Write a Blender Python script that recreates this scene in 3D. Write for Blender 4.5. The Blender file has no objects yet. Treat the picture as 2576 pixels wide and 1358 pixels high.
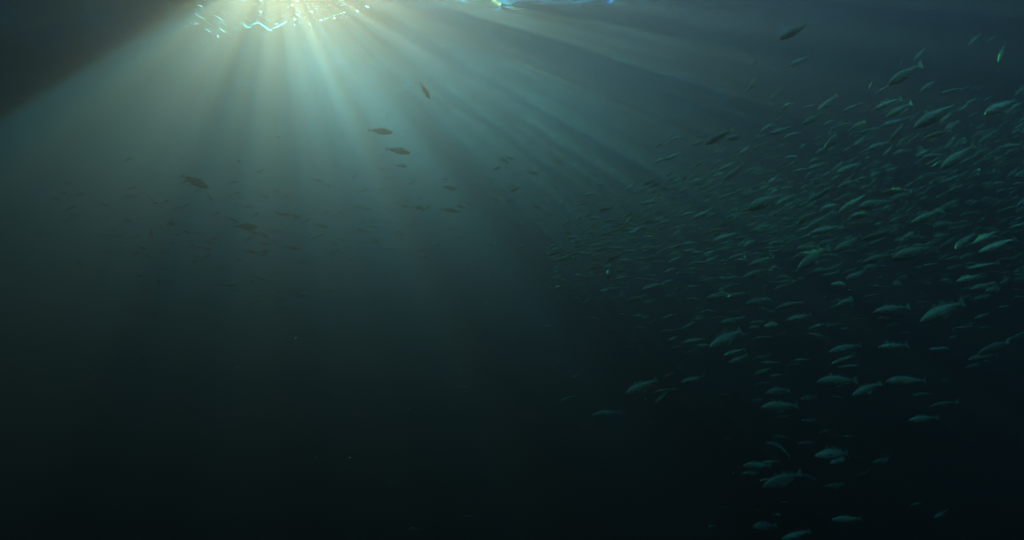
import bpy, bmesh, math, random
from mathutils import Vector, Matrix, noise as mnoise

R = math.radians
scn = bpy.context.scene
P = dict(er=0.3052, eg=0.1456, eb=0.1203, sr=0.162, sg_=0.039, sb_=0.0362, g=0.7458, ex=3.8335, skys=0.1474, ll=0.1801, lr=0.5582, r0=4.6193, lo=0.1937, cx=4.8473, cy=3.4161, ly=0.9632, sg=0.82, sb=0.6, pitch=10.0, op=0.5, fc=0.5, rlo=0.78, core=1.1261)
COL = scn.collection

# ------------------------------------------------------------------ camera
PITCH = P['pitch']
HALF = 2576 / 2.0                      # half picture width = focal length: a 90 degree wide lens
cam_d = bpy.data.cameras.new('camera')
cam_d.sensor_width = 36.0
cam_d.lens = 18.0
cam_d.clip_start = 0.05
cam_d.clip_end = 1500
cam = bpy.data.objects.new('camera', cam_d)
cam.rotation_euler = (R(90 + PITCH), 0, 0)
COL.objects.link(cam)
scn.camera = cam
CR = cam.rotation_euler.to_matrix()

def ray(px, py):
    """direction (camera depth 1) of a point of the 2576 x 1358 picture"""
    return CR @ Vector(((px - 1288) / HALF, (679 - py) / HALF, -1.0))

# ------------------------------------------------------------------ light
SUN_DIR = ray(690, -110).normalized()          # towards the sun, as refracted into the water
SUN_EL = math.asin(SUN_DIR.z)
SUN_AZ = math.atan2(SUN_DIR.x, SUN_DIR.y)
sd = bpy.data.lights.new('sun', 'SUN')
sd.energy = 5.0
sd.angle = R(0.4)
sd.color = (1.0, P['sg'], P['sb'])
sun = bpy.data.objects.new('sun', sd)
sun.rotation_euler = (-SUN_DIR).to_track_quat('-Z', 'Y').to_euler()
COL.objects.link(sun)

w = bpy.data.worlds.new('World')
scn.world = w
w.use_nodes = True
nt = w.node_tree
nt.nodes.clear()
sky = nt.nodes.new('ShaderNodeTexSky')
sky.sky_type = 'NISHITA'
sky.sun_disc = False
sky.sun_elevation = SUN_EL
sky.sun_rotation = SUN_AZ
bg = nt.nodes.new('ShaderNodeBackground')
bg.inputs['Strength'].default_value = P['skys']
wo = nt.nodes.new('ShaderNodeOutputWorld')
nt.links.new(sky.outputs[0], bg.inputs[0])
nt.links.new(bg.outputs[0], wo.inputs[0])

scn.view_settings.view_transform = 'Standard'
scn.view_settings.look = 'None'
scn.view_settings.gamma = 1
scn.view_settings.exposure = P['ex']
scn.cycles.max_bounces = 6
scn.cycles.volume_bounces = 0
scn.cycles.transparent_max_bounces = 12
scn.cycles.use_denoising = True

# ------------------------------------------------------------------ helpers
class NT:
    def __init__(s, tree): s.t = tree
    def n(s, kind, **kw):
        x = s.t.nodes.new('ShaderNode' + kind)
        ins = kw.pop('ins', {})
        for k, v in kw.items(): setattr(x, k, v)
        for k, v in ins.items():
            if isinstance(v, bpy.types.NodeSocket): s.t.links.new(v, x.inputs[k])
            else: x.inputs[k].default_value = v
        return x
    def math(s, op, a, b=None, c=None, clamp=False):
        x = s.n('Math', operation=op, use_clamp=clamp)
        for i, v in enumerate((a, b, c)):
            if v is None: continue
            if isinstance(v, bpy.types.NodeSocket): s.t.links.new(v, x.inputs[i])
            else: x.inputs[i].default_value = v
        return x.outputs[0]
    def smooth(s, v, a, b, lo=0.0, hi=1.0):
        x = s.n('MapRange', interpolation_type='SMOOTHSTEP', ins={'Value': v, 'From Min': a, 'From Max': b, 'To Min': lo, 'To Max': hi})
        return x.outputs[0]
    def link(s, a, b): s.t.links.new(a, b)

def mat(name):
    m = bpy.data.materials.new(name)
    m.use_nodes = True
    m.node_tree.nodes.clear()
    return m, NT(m.node_tree)

def mesh_obj(name, bm, m=None, parent=None):
    me = bpy.data.meshes.new(name)
    bm.to_mesh(me); bm.free()
    o = bpy.data.objects.new(name, me)
    COL.objects.link(o)
    if m: me.materials.append(m)
    if parent: o.parent = parent
    return o

# ------------------------------------------------------------------ water
SURF = 8.0                       # water surface above the camera
BED = -24.0
m, n = mat('sea_water')
vol = n.n('VolumePrincipled')
# loss and scattering per metre for red, green, blue, turned into the shader's colours
EXT = (P['er'], P['eg'], P['eb']); SCA = (P['sr'], P['sg_'], P['sb_'])
DEN = max(EXT) * 1.02
cc = [min(0.95, s_ / DEN) for s_ in SCA]
ac = [max(0.0, min(1.0, 1 - (e_ / DEN - c_) / (1 - c_))) ** 2 for e_, c_ in zip(EXT, cc)]
vol.inputs['Color'].default_value = (*cc, 1)
vol.inputs['Absorption Color'].default_value = (*ac, 1)
vol.inputs['Density'].default_value = DEN
vol.inputs['Anisotropy'].default_value = P['g']
out = n.n('OutputMaterial')
n.link(vol.outputs[0], out.inputs['Volume'])
bm = bmesh.new()
bmesh.ops.create_cube(bm, size=1.0)
for v in bm.verts:
    v.co.x *= 900; v.co.y *= 900
    v.co.z = SURF + 0.6 if v.co.z > 0 else BED - 1
haze = mesh_obj('haze', bm, m)
haze['kind'] = 'stuff'

# surface: a painted transmission pattern shapes the light coming in; seen from below at a low angle it mirrors the water
S0 = SUN_DIR * (SURF / SUN_DIR.z)
m, n = mat('wave_surface')
geo = n.n('NewGeometry')
pos = geo.outputs['Position']
# waves
wn1 = n.n('TexNoise', ins={'Vector': pos, 'Scale': 0.9, 'Detail': 3.0, 'Roughness': 0.5, 'Distortion': 0.3})
bump = n.n('Bump', ins={'Height': wn1.outputs[0], 'Strength': 1.0, 'Distance': 0.012})
dot = n.n('VectorMath', operation='DOT_PRODUCT')
n.link(geo.outputs['Incoming'], dot.inputs[0]); n.link(bump.outputs[0], dot.inputs[1])
cosv = n.math('ABSOLUTE', dot.outputs['Value'])
thr = math.sin(SUN_EL)
win = n.smooth(cosv, thr - 0.014, thr - 0.006)
# noise standing in for wave focusing, slightly different per colour
def focus(off):
    mp = n.n('Mapping', ins={'Vector': pos, 'Location': off, 'Rotation': (0, 0, 0.35), 'Scale': (1.0, 0.35, 1.0)})
    a = n.n('TexNoise', ins={'Vector': mp.outputs[0], 'Scale': 1.3, 'Detail': 3.0, 'Roughness': 0.6, 'Distortion': 0.5})
    a = n.smooth(a.outputs[0], 0.34, 0.70)
    mp2 = n.n('Mapping', ins={'Vector': pos, 'Location': off, 'Scale': (1, 1, 1)})
    b = n.n('TexNoise', ins={'Vector': mp2.outputs[0], 'Scale': 0.25, 'Detail': 2.0})
    b = n.smooth(b.outputs[0], 0.38, 0.6, 0.65, 1.0)
    v = n.math('MULTIPLY', a, b)
    return n.math('ADD', n.math('MULTIPLY', v, P['fc']), n.math('SUBTRACT', 0.95, P['fc']))
def spots(off, amp):  # spots of focused light painted into the transmission to dapple the fish
    mp = n.n('Mapping', ins={'Vector': pos, 'Location': off, 'Rotation': (0, 0, 0.5), 'Scale': (1.0, 0.8, 1.0)})
    nz = n.n('TexNoise', ins={'Vector': mp.outputs[0], 'Scale': 2.2, 'Detail': 1.0})
    sc = n.n('VectorMath', operation='SCALE', ins={0: nz.outputs['Color'], 'Scale': 0.5})
    ad = n.n('VectorMath', operation='ADD', ins={0: mp.outputs[0], 1: sc.outputs[0]})
    vo = n.n('TexVoronoi', voronoi_dimensions='2D', ins={'Vector': ad.outputs[0], 'Scale': 1.25})
    return n.math('MULTIPLY', n.smooth(vo.outputs['Distance'], 0.13, 0.05), amp)
comb = n.n('CombineColor'); comb2 = n.n('CombineColor')
for i, off in enumerate(((0.0, 0, 0), (0.03, 0.02, 0), (0.07, 0.045, 0))):
    n.link(spots(off, (1.0, 0.95, 0.6)[i]), comb2.inputs[i])
for i, off in enumerate(((3.0, 1.7, 0), (3.008, 1.704, 0), (3.016, 1.708, 0))):
    n.link(focus(off), comb.inputs[i])
# made-up beam edges and patch: the surface passes less light outside them
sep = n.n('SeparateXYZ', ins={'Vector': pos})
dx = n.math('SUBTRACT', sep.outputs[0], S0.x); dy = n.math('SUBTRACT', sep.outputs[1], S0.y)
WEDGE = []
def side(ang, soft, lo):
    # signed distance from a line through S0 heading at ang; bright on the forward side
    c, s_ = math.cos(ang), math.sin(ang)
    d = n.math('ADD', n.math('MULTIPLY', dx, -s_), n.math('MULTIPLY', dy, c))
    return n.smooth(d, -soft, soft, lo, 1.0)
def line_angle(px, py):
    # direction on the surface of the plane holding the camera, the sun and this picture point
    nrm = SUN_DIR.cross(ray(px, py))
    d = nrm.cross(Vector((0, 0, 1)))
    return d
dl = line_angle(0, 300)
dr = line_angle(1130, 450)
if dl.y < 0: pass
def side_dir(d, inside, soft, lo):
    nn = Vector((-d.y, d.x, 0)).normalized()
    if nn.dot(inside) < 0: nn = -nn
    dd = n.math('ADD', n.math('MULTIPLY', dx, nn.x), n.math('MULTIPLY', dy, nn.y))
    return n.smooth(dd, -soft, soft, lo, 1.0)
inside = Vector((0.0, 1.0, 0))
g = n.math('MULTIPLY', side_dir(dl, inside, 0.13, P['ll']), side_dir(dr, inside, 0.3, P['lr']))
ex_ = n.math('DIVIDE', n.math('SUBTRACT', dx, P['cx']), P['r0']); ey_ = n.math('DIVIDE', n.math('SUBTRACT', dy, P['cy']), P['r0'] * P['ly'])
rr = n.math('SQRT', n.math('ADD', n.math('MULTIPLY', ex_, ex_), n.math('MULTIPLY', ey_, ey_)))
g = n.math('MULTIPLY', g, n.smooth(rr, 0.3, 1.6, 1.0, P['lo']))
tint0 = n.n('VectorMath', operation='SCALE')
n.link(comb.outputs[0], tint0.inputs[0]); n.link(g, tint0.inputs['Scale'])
# light rays painted into the transmission around S0, with a warm glow at their centre
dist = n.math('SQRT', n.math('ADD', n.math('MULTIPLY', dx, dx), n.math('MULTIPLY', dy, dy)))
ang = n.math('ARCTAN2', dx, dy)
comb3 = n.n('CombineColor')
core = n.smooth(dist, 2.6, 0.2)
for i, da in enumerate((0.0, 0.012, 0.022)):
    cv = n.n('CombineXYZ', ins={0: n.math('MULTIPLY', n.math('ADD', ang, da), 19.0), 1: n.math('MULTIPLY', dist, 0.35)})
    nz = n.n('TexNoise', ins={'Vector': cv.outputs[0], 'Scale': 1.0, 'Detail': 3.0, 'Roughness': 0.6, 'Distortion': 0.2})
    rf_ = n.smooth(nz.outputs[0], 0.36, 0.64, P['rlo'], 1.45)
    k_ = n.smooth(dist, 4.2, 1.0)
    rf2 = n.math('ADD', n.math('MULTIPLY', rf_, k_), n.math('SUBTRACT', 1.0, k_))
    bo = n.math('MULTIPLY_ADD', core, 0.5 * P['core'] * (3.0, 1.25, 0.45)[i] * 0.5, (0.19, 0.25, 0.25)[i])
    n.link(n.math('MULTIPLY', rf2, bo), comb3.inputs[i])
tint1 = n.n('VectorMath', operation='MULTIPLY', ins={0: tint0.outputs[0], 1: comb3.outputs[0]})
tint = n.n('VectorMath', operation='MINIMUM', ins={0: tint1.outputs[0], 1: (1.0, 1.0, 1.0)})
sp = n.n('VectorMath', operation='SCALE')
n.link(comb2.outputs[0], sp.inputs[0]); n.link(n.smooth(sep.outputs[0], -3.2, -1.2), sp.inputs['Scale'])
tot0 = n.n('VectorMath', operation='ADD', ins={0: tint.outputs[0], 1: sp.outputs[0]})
# opening added overhead and behind, so sky light fills in the fish
sky_fill = n.math('MULTIPLY', n.smooth(sep.outputs[1], 12.0, 2.0), n.smooth(sep.outputs[0], -3.5, 3.0, 0.0, P['op']))
rf_ = ray(1935 / 1.59, 6 / 1.59); SKY_PATCH_AT = rf_ * (SURF / rf_.z)      # opening added in the surface to light the sky patch
fx = n.math('SUBTRACT', sep.outputs[0], SKY_PATCH_AT.x); fy = n.math('SUBTRACT', sep.outputs[1], SKY_PATCH_AT.y)
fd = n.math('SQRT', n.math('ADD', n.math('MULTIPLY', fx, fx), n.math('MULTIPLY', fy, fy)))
sky_fill2 = n.math('MAXIMUM', sky_fill, n.smooth(fd, 0.75, 0.5, 0.0, 0.2))
fill_rgb = n.n('CombineXYZ', ins={0: sky_fill2, 1: sky_fill2, 2: n.math('MULTIPLY', sky_fill2, 0.82)})
tot = n.n('VectorMath', operation='MAXIMUM', ins={0: tot0.outputs[0], 1: fill_rgb.outputs[0]})
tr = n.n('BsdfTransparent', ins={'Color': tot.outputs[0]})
gl = n.n('BsdfGlossy', ins={'Color': (0.92, 0.96, 1, 1), 'Roughness': 0.04, 'Normal': bump.outputs[0]})
# steep little facets that pass the sun on as glitter
wn2 = n.n('TexNoise', ins={'Vector': pos, 'Scale': 7.0, 'Detail': 2.0, 'Roughness': 0.5})
bump2 = n.n('Bump', ins={'Height': wn2.outputs[0], 'Strength': 1.0, 'Distance': 0.25})
rf = n.n('BsdfRefraction', ins={'Color': (1, 1, 1, 1), 'Roughness': 0.08, 'IOR': 1.1, 'Normal': bump2.outputs[0]})
mx0 = n.n('MixShader', ins={0: 0.02, 1: gl.outputs[0], 2: rf.outputs[0]})
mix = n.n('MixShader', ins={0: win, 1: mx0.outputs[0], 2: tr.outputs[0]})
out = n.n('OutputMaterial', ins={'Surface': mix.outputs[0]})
bm = bmesh.new()
N = 200
vs = [[None] * (N + 1) for _ in range(N + 1)]
for i in range(N + 1):
    for j in range(N + 1):
        u = (i / N * 2 - 1); v = (j / N * 2 - 1)
        x = 440 * (0.12 * u + 0.88 * u ** 5); y = 440 * (0.12 * v + 0.88 * v ** 5) 
        z = SURF + 0.03 * mnoise.noise(Vector((x * 0.22, y * 0.3, 1.7))) + 0.006 * mnoise.noise(Vector((x * 0.9, y * 0.9, 4)))
        vs[i][j] = bm.verts.new((x, y, z))
for i in range(N):
    for j in range(N):
        f = bm.faces.new((vs[i][j], vs[i + 1][j], vs[i + 1][j + 1], vs[i][j + 1])); f.smooth = True
o = mesh_obj('water_surface', bm, m)
o['kind'] = 'structure'

# sea bed
m, n = mat('mud')
tc = n.n('TexCoord')
a = n.n('TexNoise', ins={'Vector': tc.outputs['Object'], 'Scale': 0.4, 'Detail': 8.0})
cr = n.n('ValToRGB', ins={0: a.outputs[0]})
cr.color_ramp.elements[0].color = (0.05, 0.05, 0.04, 1); cr.color_ramp.elements[1].color = (0.14, 0.13, 0.10, 1)
b = n.n('BsdfPrincipled', ins={'Base Color': cr.outputs[0], 'Roughness': 0.95})
n.n('OutputMaterial', ins={'Surface': b.outputs[0]})
bm = bmesh.new()
N = 80
vs = [[bm.verts.new((-440 + 880 * i / N, -440 + 880 * j / N, BED + 1.5 * mnoise.noise(Vector((i * 0.3, j * 0.3, 9))))) for j in range(N + 1)] for i in range(N + 1)]
for i in range(N):
    for j in range(N):
        f = bm.faces.new((vs[i][j], vs[i + 1][j], vs[i + 1][j + 1], vs[i][j + 1])); f.smooth = True
o = mesh_obj('seabed', bm, m)
o['kind'] = 'structure'

# ------------------------------------------------------------------ fish
def fish_mesh(name, bend=0.0, sbend=0.0, depth=1.0, slim=1.0, eye=True, droop=0.0, fins=1.0):
    """one fish of length 1, nose at x=-0.5, tail at x=+0.5, back up; one continuous body with its fins"""
    bm = bmesh.new()
    tone = bm.verts.layers.float.new('tone')        # 0 belly .. 1 back, 2 = fin
    # x, half width, upper edge, lower edge
    st = [(-0.500, .004, .000, -.006), (-0.488, .016, .016, -.022), (-0.465, .026, .032, -.036), (-0.43, .036, .050, -.050),
          (-0.39, .045, .068, -.064), (-0.345, .053, .084, -.078), (-0.30, .058, .098, -.090), (-0.24, .062, .110, -.102),
          (-0.17, .063, .116, -.110), (-0.09, .060, .113, -.108), (-0.01, .054, .104, -.096), (0.07, .045, .088, -.078),
          (0.15, .035, .070, -.060), (0.22, .026, .053, -.045), (0.29, .017, .038, -.033), (0.34, .011, .028, -.025), (0.375, .007, .026, -.024)]
    K = 14
    def off(x):
        t = x + 0.5
        return bend * (max(0, t - 0.25) ** 2) + sbend * math.sin(t * 2 * math.pi) * 0.05, droop * (max(0, t - 0.3) ** 2)
    rings = []
    for (x, hw, up, lo) in st:
        depth_ = depth * 0.93; up *= depth_; lo *= depth_; hw *= slim
        oy, oz = off(x)
        mid = (up + lo) / 2; hh = (up - lo) / 2
        ring = []
        for k in range(K):
            a = 2 * math.pi * k / K
            c, s_ = math.cos(a), math.sin(a)
            yy = hw * c * (1 - 0.18 * max(0, s_) ** 2)
            v = bm.verts.new((x, yy + oy, mid + hh * s_ + oz))
            v[tone] = 0.5 + 0.5 * s_
            ring.append(v)
        rings.append(ring)
    for i in range(len(rings) - 1):
        for k in range(K):
            f = bm.faces.new((rings[i][k], rings[i][(k + 1) % K], rings[i + 1][(k + 1) % K], rings[i + 1][k]))
            f.smooth = True
    nose = bm.verts.new((-0.505, off(-.5)[0], -.003 + off(-.5)[1])); nose[tone] = 0.6
    for k in range(K):
        bm.faces.new((nose, rings[0][(k + 1) % K], rings[0][k]))
    tl = bm.verts.new((0.38, off(.38)[0], off(.38)[1])); tl[tone] = 0.8
    for k in range(K):
        bm.faces.new((tl, rings[-1][k], rings[-1][(k + 1) % K]))
    def edge(x):
        for i in range(len(st) - 1):
            if st[i][0] <= x <= st[i + 1][0]:
                t = (x - st[i][0]) / (st[i + 1][0] - st[i][0])
                return [(st[i][j] * (1 - t) + st[i + 1][j] * t) for j in (1, 2, 3)]
        return [.006, .025, -.025]
    def fan(roots, tips, th=0.0016):
        """a thin fin: one slightly cupped membrane from root to tip"""
        n = len(roots)
        L_, R_, T_ = [], [], []
        for (rx, ry, rz), (tx, ty, tz) in zip(roots, tips):
            o1 = off(rx); o2 = off(tx)
            a = bm.verts.new((rx, ry + o1[0], rz + o1[1])); b = bm.verts.new(((rx + tx) / 2, (ry + ty) / 2 + th + (o1[0] + o2[0]) / 2, (rz + tz) / 2 + (o1[1] + o2[1]) / 2))
            c = bm.verts.new((tx, ty + o2[0], tz + o2[1]))
            a[tone] = 1.7; b[tone] = 1.8; c[tone] = 2.0
            L_.append(a); R_.append(b); T_.append(c)
        for i in range(n - 1):
            for A, B in ((L_, R_), (R_, T_)):
                f = bm.faces.new((A[i], A[i + 1], B[i + 1], B[i])); f.material_index = 1; f.smooth = True
    def dorsal(x0, x1, h, sweep, up=True):
        n = 7
        ro, ti = [], []
        for i in range(n):
            t = i / (n - 1)
            x = x0 + (x1 - x0) * t
            hw, u, l = edge(x)
            z = (u if up else l) * depth * 0.93
            hh = h * fins * (math.sin(math.pi * min(1, t * 1.15 + 0.12)) ** 0.6) * (1 - 0.35 * t)
            ro.append((x, 0, z)); ti.append((x + sweep * (1 - 0.3 * t), 0, z + (hh if up else -hh)))
        fan(ro, ti)
    dorsal(-0.20, -0.07, .075, .045)
    dorsal(-0.05, 0.15, .055, .05)
    dorsal(0.175, 0.30, .042, .045)
    dorsal(-0.06, 0.14, .042, .045, False)
    dorsal(0.17, 0.29, .036, .04, False)
    # tail fan, edge slightly hollow
    ro, ti = [], []
    for i in range(9):
        t = i / 8 * 2 - 1
        ro.append((0.368, 0, 0.024 * t)); ti.append((0.487 + 0.018 * abs(t) ** 1.5, 0, 0.105 * t * fins ** 0.5))
    fan(ro, ti)
    for s_ in (-1, 1):
        hw, u, l = edge(-0.25)
        ro = [(-0.255 + 0.006 * i, s_ * hw * 0.93 * slim, 0.012 - 0.010 * i) for i in range(4)]
        ti = [(-0.155 + 0.004 * i - 0.012 * (i - 1.2) ** 2, s_ * (hw * slim + 0.035), -0.005 - 0.024 * i) for i in range(4)]
        fan(ro, ti)
        ro = [(-0.29 + 0.012 * i, s_ * 0.012, -0.088 * depth) for i in range(3)]
        ti = [(-0.215 + 0.008 * i, s_ * 0.03, (-0.118 - 0.006 * (i == 1)) * depth) for i in range(3)]
        fan(ro, ti)
        if eye:
            hw, u, l = edge(-0.43)
            g_ = bmesh.ops.create_uvsphere(bm, u_segments=8, v_segments=6, radius=0.015)
            bmesh.ops.translate(bm, verts=g_['verts'], vec=(-0.43, s_ * hw * slim * 0.86 + off(-.43)[0], 0.014 + off(-.43)[1]))
            for v in g_['verts']:
                v[tone] = 0.9
                for f in v.link_faces: f.material_index = 2; f.smooth = True
    me = bpy.data.meshes.new(name)
    bm.to_mesh(me); bm.free()
    for m_ in (M_BODY, M_FIN, M_EYE): me.materials.append(m_)
    return me

def fish_materials():
    m, n = mat('fish_skin')
    at = n.n('Attribute', attribute_name='tone')
    tc = n.n('TexCoord'); oi = n.n('ObjectInfo')
    sc_ = n.n('VectorMath', operation='ADD', ins={0: tc.outputs['Object']})
    n.link(oi.outputs['Random'], sc_.inputs[1])
    mp = n.n('Mapping', ins={'Vector': sc_.outputs[0], 'Scale': (1, 0.6, 1.3)})
    no = n.n('TexNoise', ins={'Vector': mp.outputs[0], 'Scale': 26.0, 'Detail': 4.0, 'Roughness': 0.65})
    v = n.math('ADD', at.outputs['Fac'], n.math('MULTIPLY_ADD', no.outputs[0], 0.5, -0.25))
    cr = n.n('ValToRGB', ins={0: v})
    e = cr.color_ramp
    e.elements[0].position = 0.15; e.elements[0].color = (0.86, 0.93, 0.62, 1)
    e.elements[1].position = 1.0; e.elements[1].color = (0.13, 0.19, 0.08, 1)
    x = e.elements.new(0.42); x.color = (0.60, 0.80, 0.38, 1)
    x = e.elements.new(0.68); x.color = (0.36, 0.50, 0.21, 1)
    # pale line along each flank
    sx = n.n('SeparateXYZ', ins={'Vector': tc.outputs['Object']})
    ll = n.math('ABSOLUTE', n.math('SUBTRACT', at.outputs['Fac'], n.math('MULTIPLY_ADD', sx.outputs[0], -0.25, 0.66)))
    ll = n.smooth(ll, 0.0, 0.035, 0.5, 0.0)
    # gill cover edge and mouth, darker creases
    gx = n.math('ABSOLUTE', n.math('ADD', sx.outputs[0], n.math('MULTIPLY_ADD', n.math('POWER', n.math('SUBTRACT', at.outputs['Fac'], 0.45), 2.0), 0.25, 0.285)))
    gl_ = n.smooth(gx, 0.0, 0.010, 0.55, 0.0)
    br = n.n('Mix', data_type='RGBA', ins={0: ll, 6: cr.outputs[0], 7: (0.75, 0.77, 0.72, 1)})
    br2 = n.n('Mix', data_type='RGBA', ins={0: gl_, 6: br.outputs[2], 7: (0.06, 0.06, 0.05, 1)})
    val = n.math('MULTIPLY_ADD', oi.outputs['Random'], 0.5, 0.75)
    hs = n.n('HueSaturation', ins={'Color': br2.outputs[2], 'Value': val})
    bp = n.n('Bump', ins={'Height': no.outputs[0], 'Strength': 0.25, 'Distance': 0.01})
    b = n.n('BsdfPrincipled', ins={'Base Color': hs.outputs[0], 'Roughness': 0.27, 'Metallic': 0.3, 'Normal': bp.outputs[0]})
    n.n('OutputMaterial', ins={'Surface': b.outputs[0]})
    f, n = mat('fish_fin')
    tc = n.n('TexCoord')
    wv = n.n('TexNoise', ins={'Vector': tc.outputs['Object'], 'Scale': 40.0, 'Detail': 2.0})
    cr = n.n('ValToRGB', ins={0: wv.outputs[0]})
    cr.color_ramp.elements[0].position = 0.3; cr.color_ramp.elements[0].color = (0.20, 0.21, 0.15, 1)
    cr.color_ramp.elements[1].position = 0.7; cr.color_ramp.elements[1].color = (0.46, 0.46, 0.34, 1)
    d = n.n('BsdfDiffuse', ins={'Color': cr.outputs[0]})
    t = n.n('BsdfTranslucent', ins={'Color': cr.outputs[0]})
    p = n.n('BsdfTransparent', ins={'Color': (1, 1, 1, 1)})
    a = n.n('MixShader', ins={0: 0.55, 1: d.outputs[0], 2: t.outputs[0]})
    c = n.n('MixShader', ins={0: 0.28, 1: a.outputs[0], 2: p.outputs[0]})
    n.n('OutputMaterial', ins={'Surface': c.outputs[0]})
    y, n = mat('fish_eye')
    b = n.n('BsdfPrincipled', ins={'Base Color': (0.01, 0.012, 0.012, 1), 'Roughness': 0.08})
    n.n('OutputMaterial', ins={'Surface': b.outputs[0]})
    return m, f, y
M_BODY, M_FIN, M_EYE = fish_materials()

VAR = dict(
    straight=dict(), left=dict(bend=0.35), right=dict(bend=-0.35), ess=dict(sbend=0.8), deep=dict(depth=1.22, fins=1.15),
    slender=dict(depth=0.82, slim=0.9), curl=dict(bend=0.75, sbend=0.4), droop=dict(droop=-0.45, depth=1.05), rise=dict(droop=0.25))
MESH = {k: fish_mesh('fish_' + k, eye=True, **v) for k, v in VAR.items()}
MESH_NE = {k: fish_mesh('fish_body_' + k, eye=False, **v) for k, v in VAR.items()}
eye_bm = bmesh.new(); bmesh.ops.create_uvsphere(eye_bm, u_segments=14, v_segments=10, radius=1.0)
for f_ in eye_bm.faces: f_.smooth = True
EYE = bpy.data.meshes.new('eye'); eye_bm.to_mesh(EYE); eye_bm.free(); EYE.materials.append(M_EYE)

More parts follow.
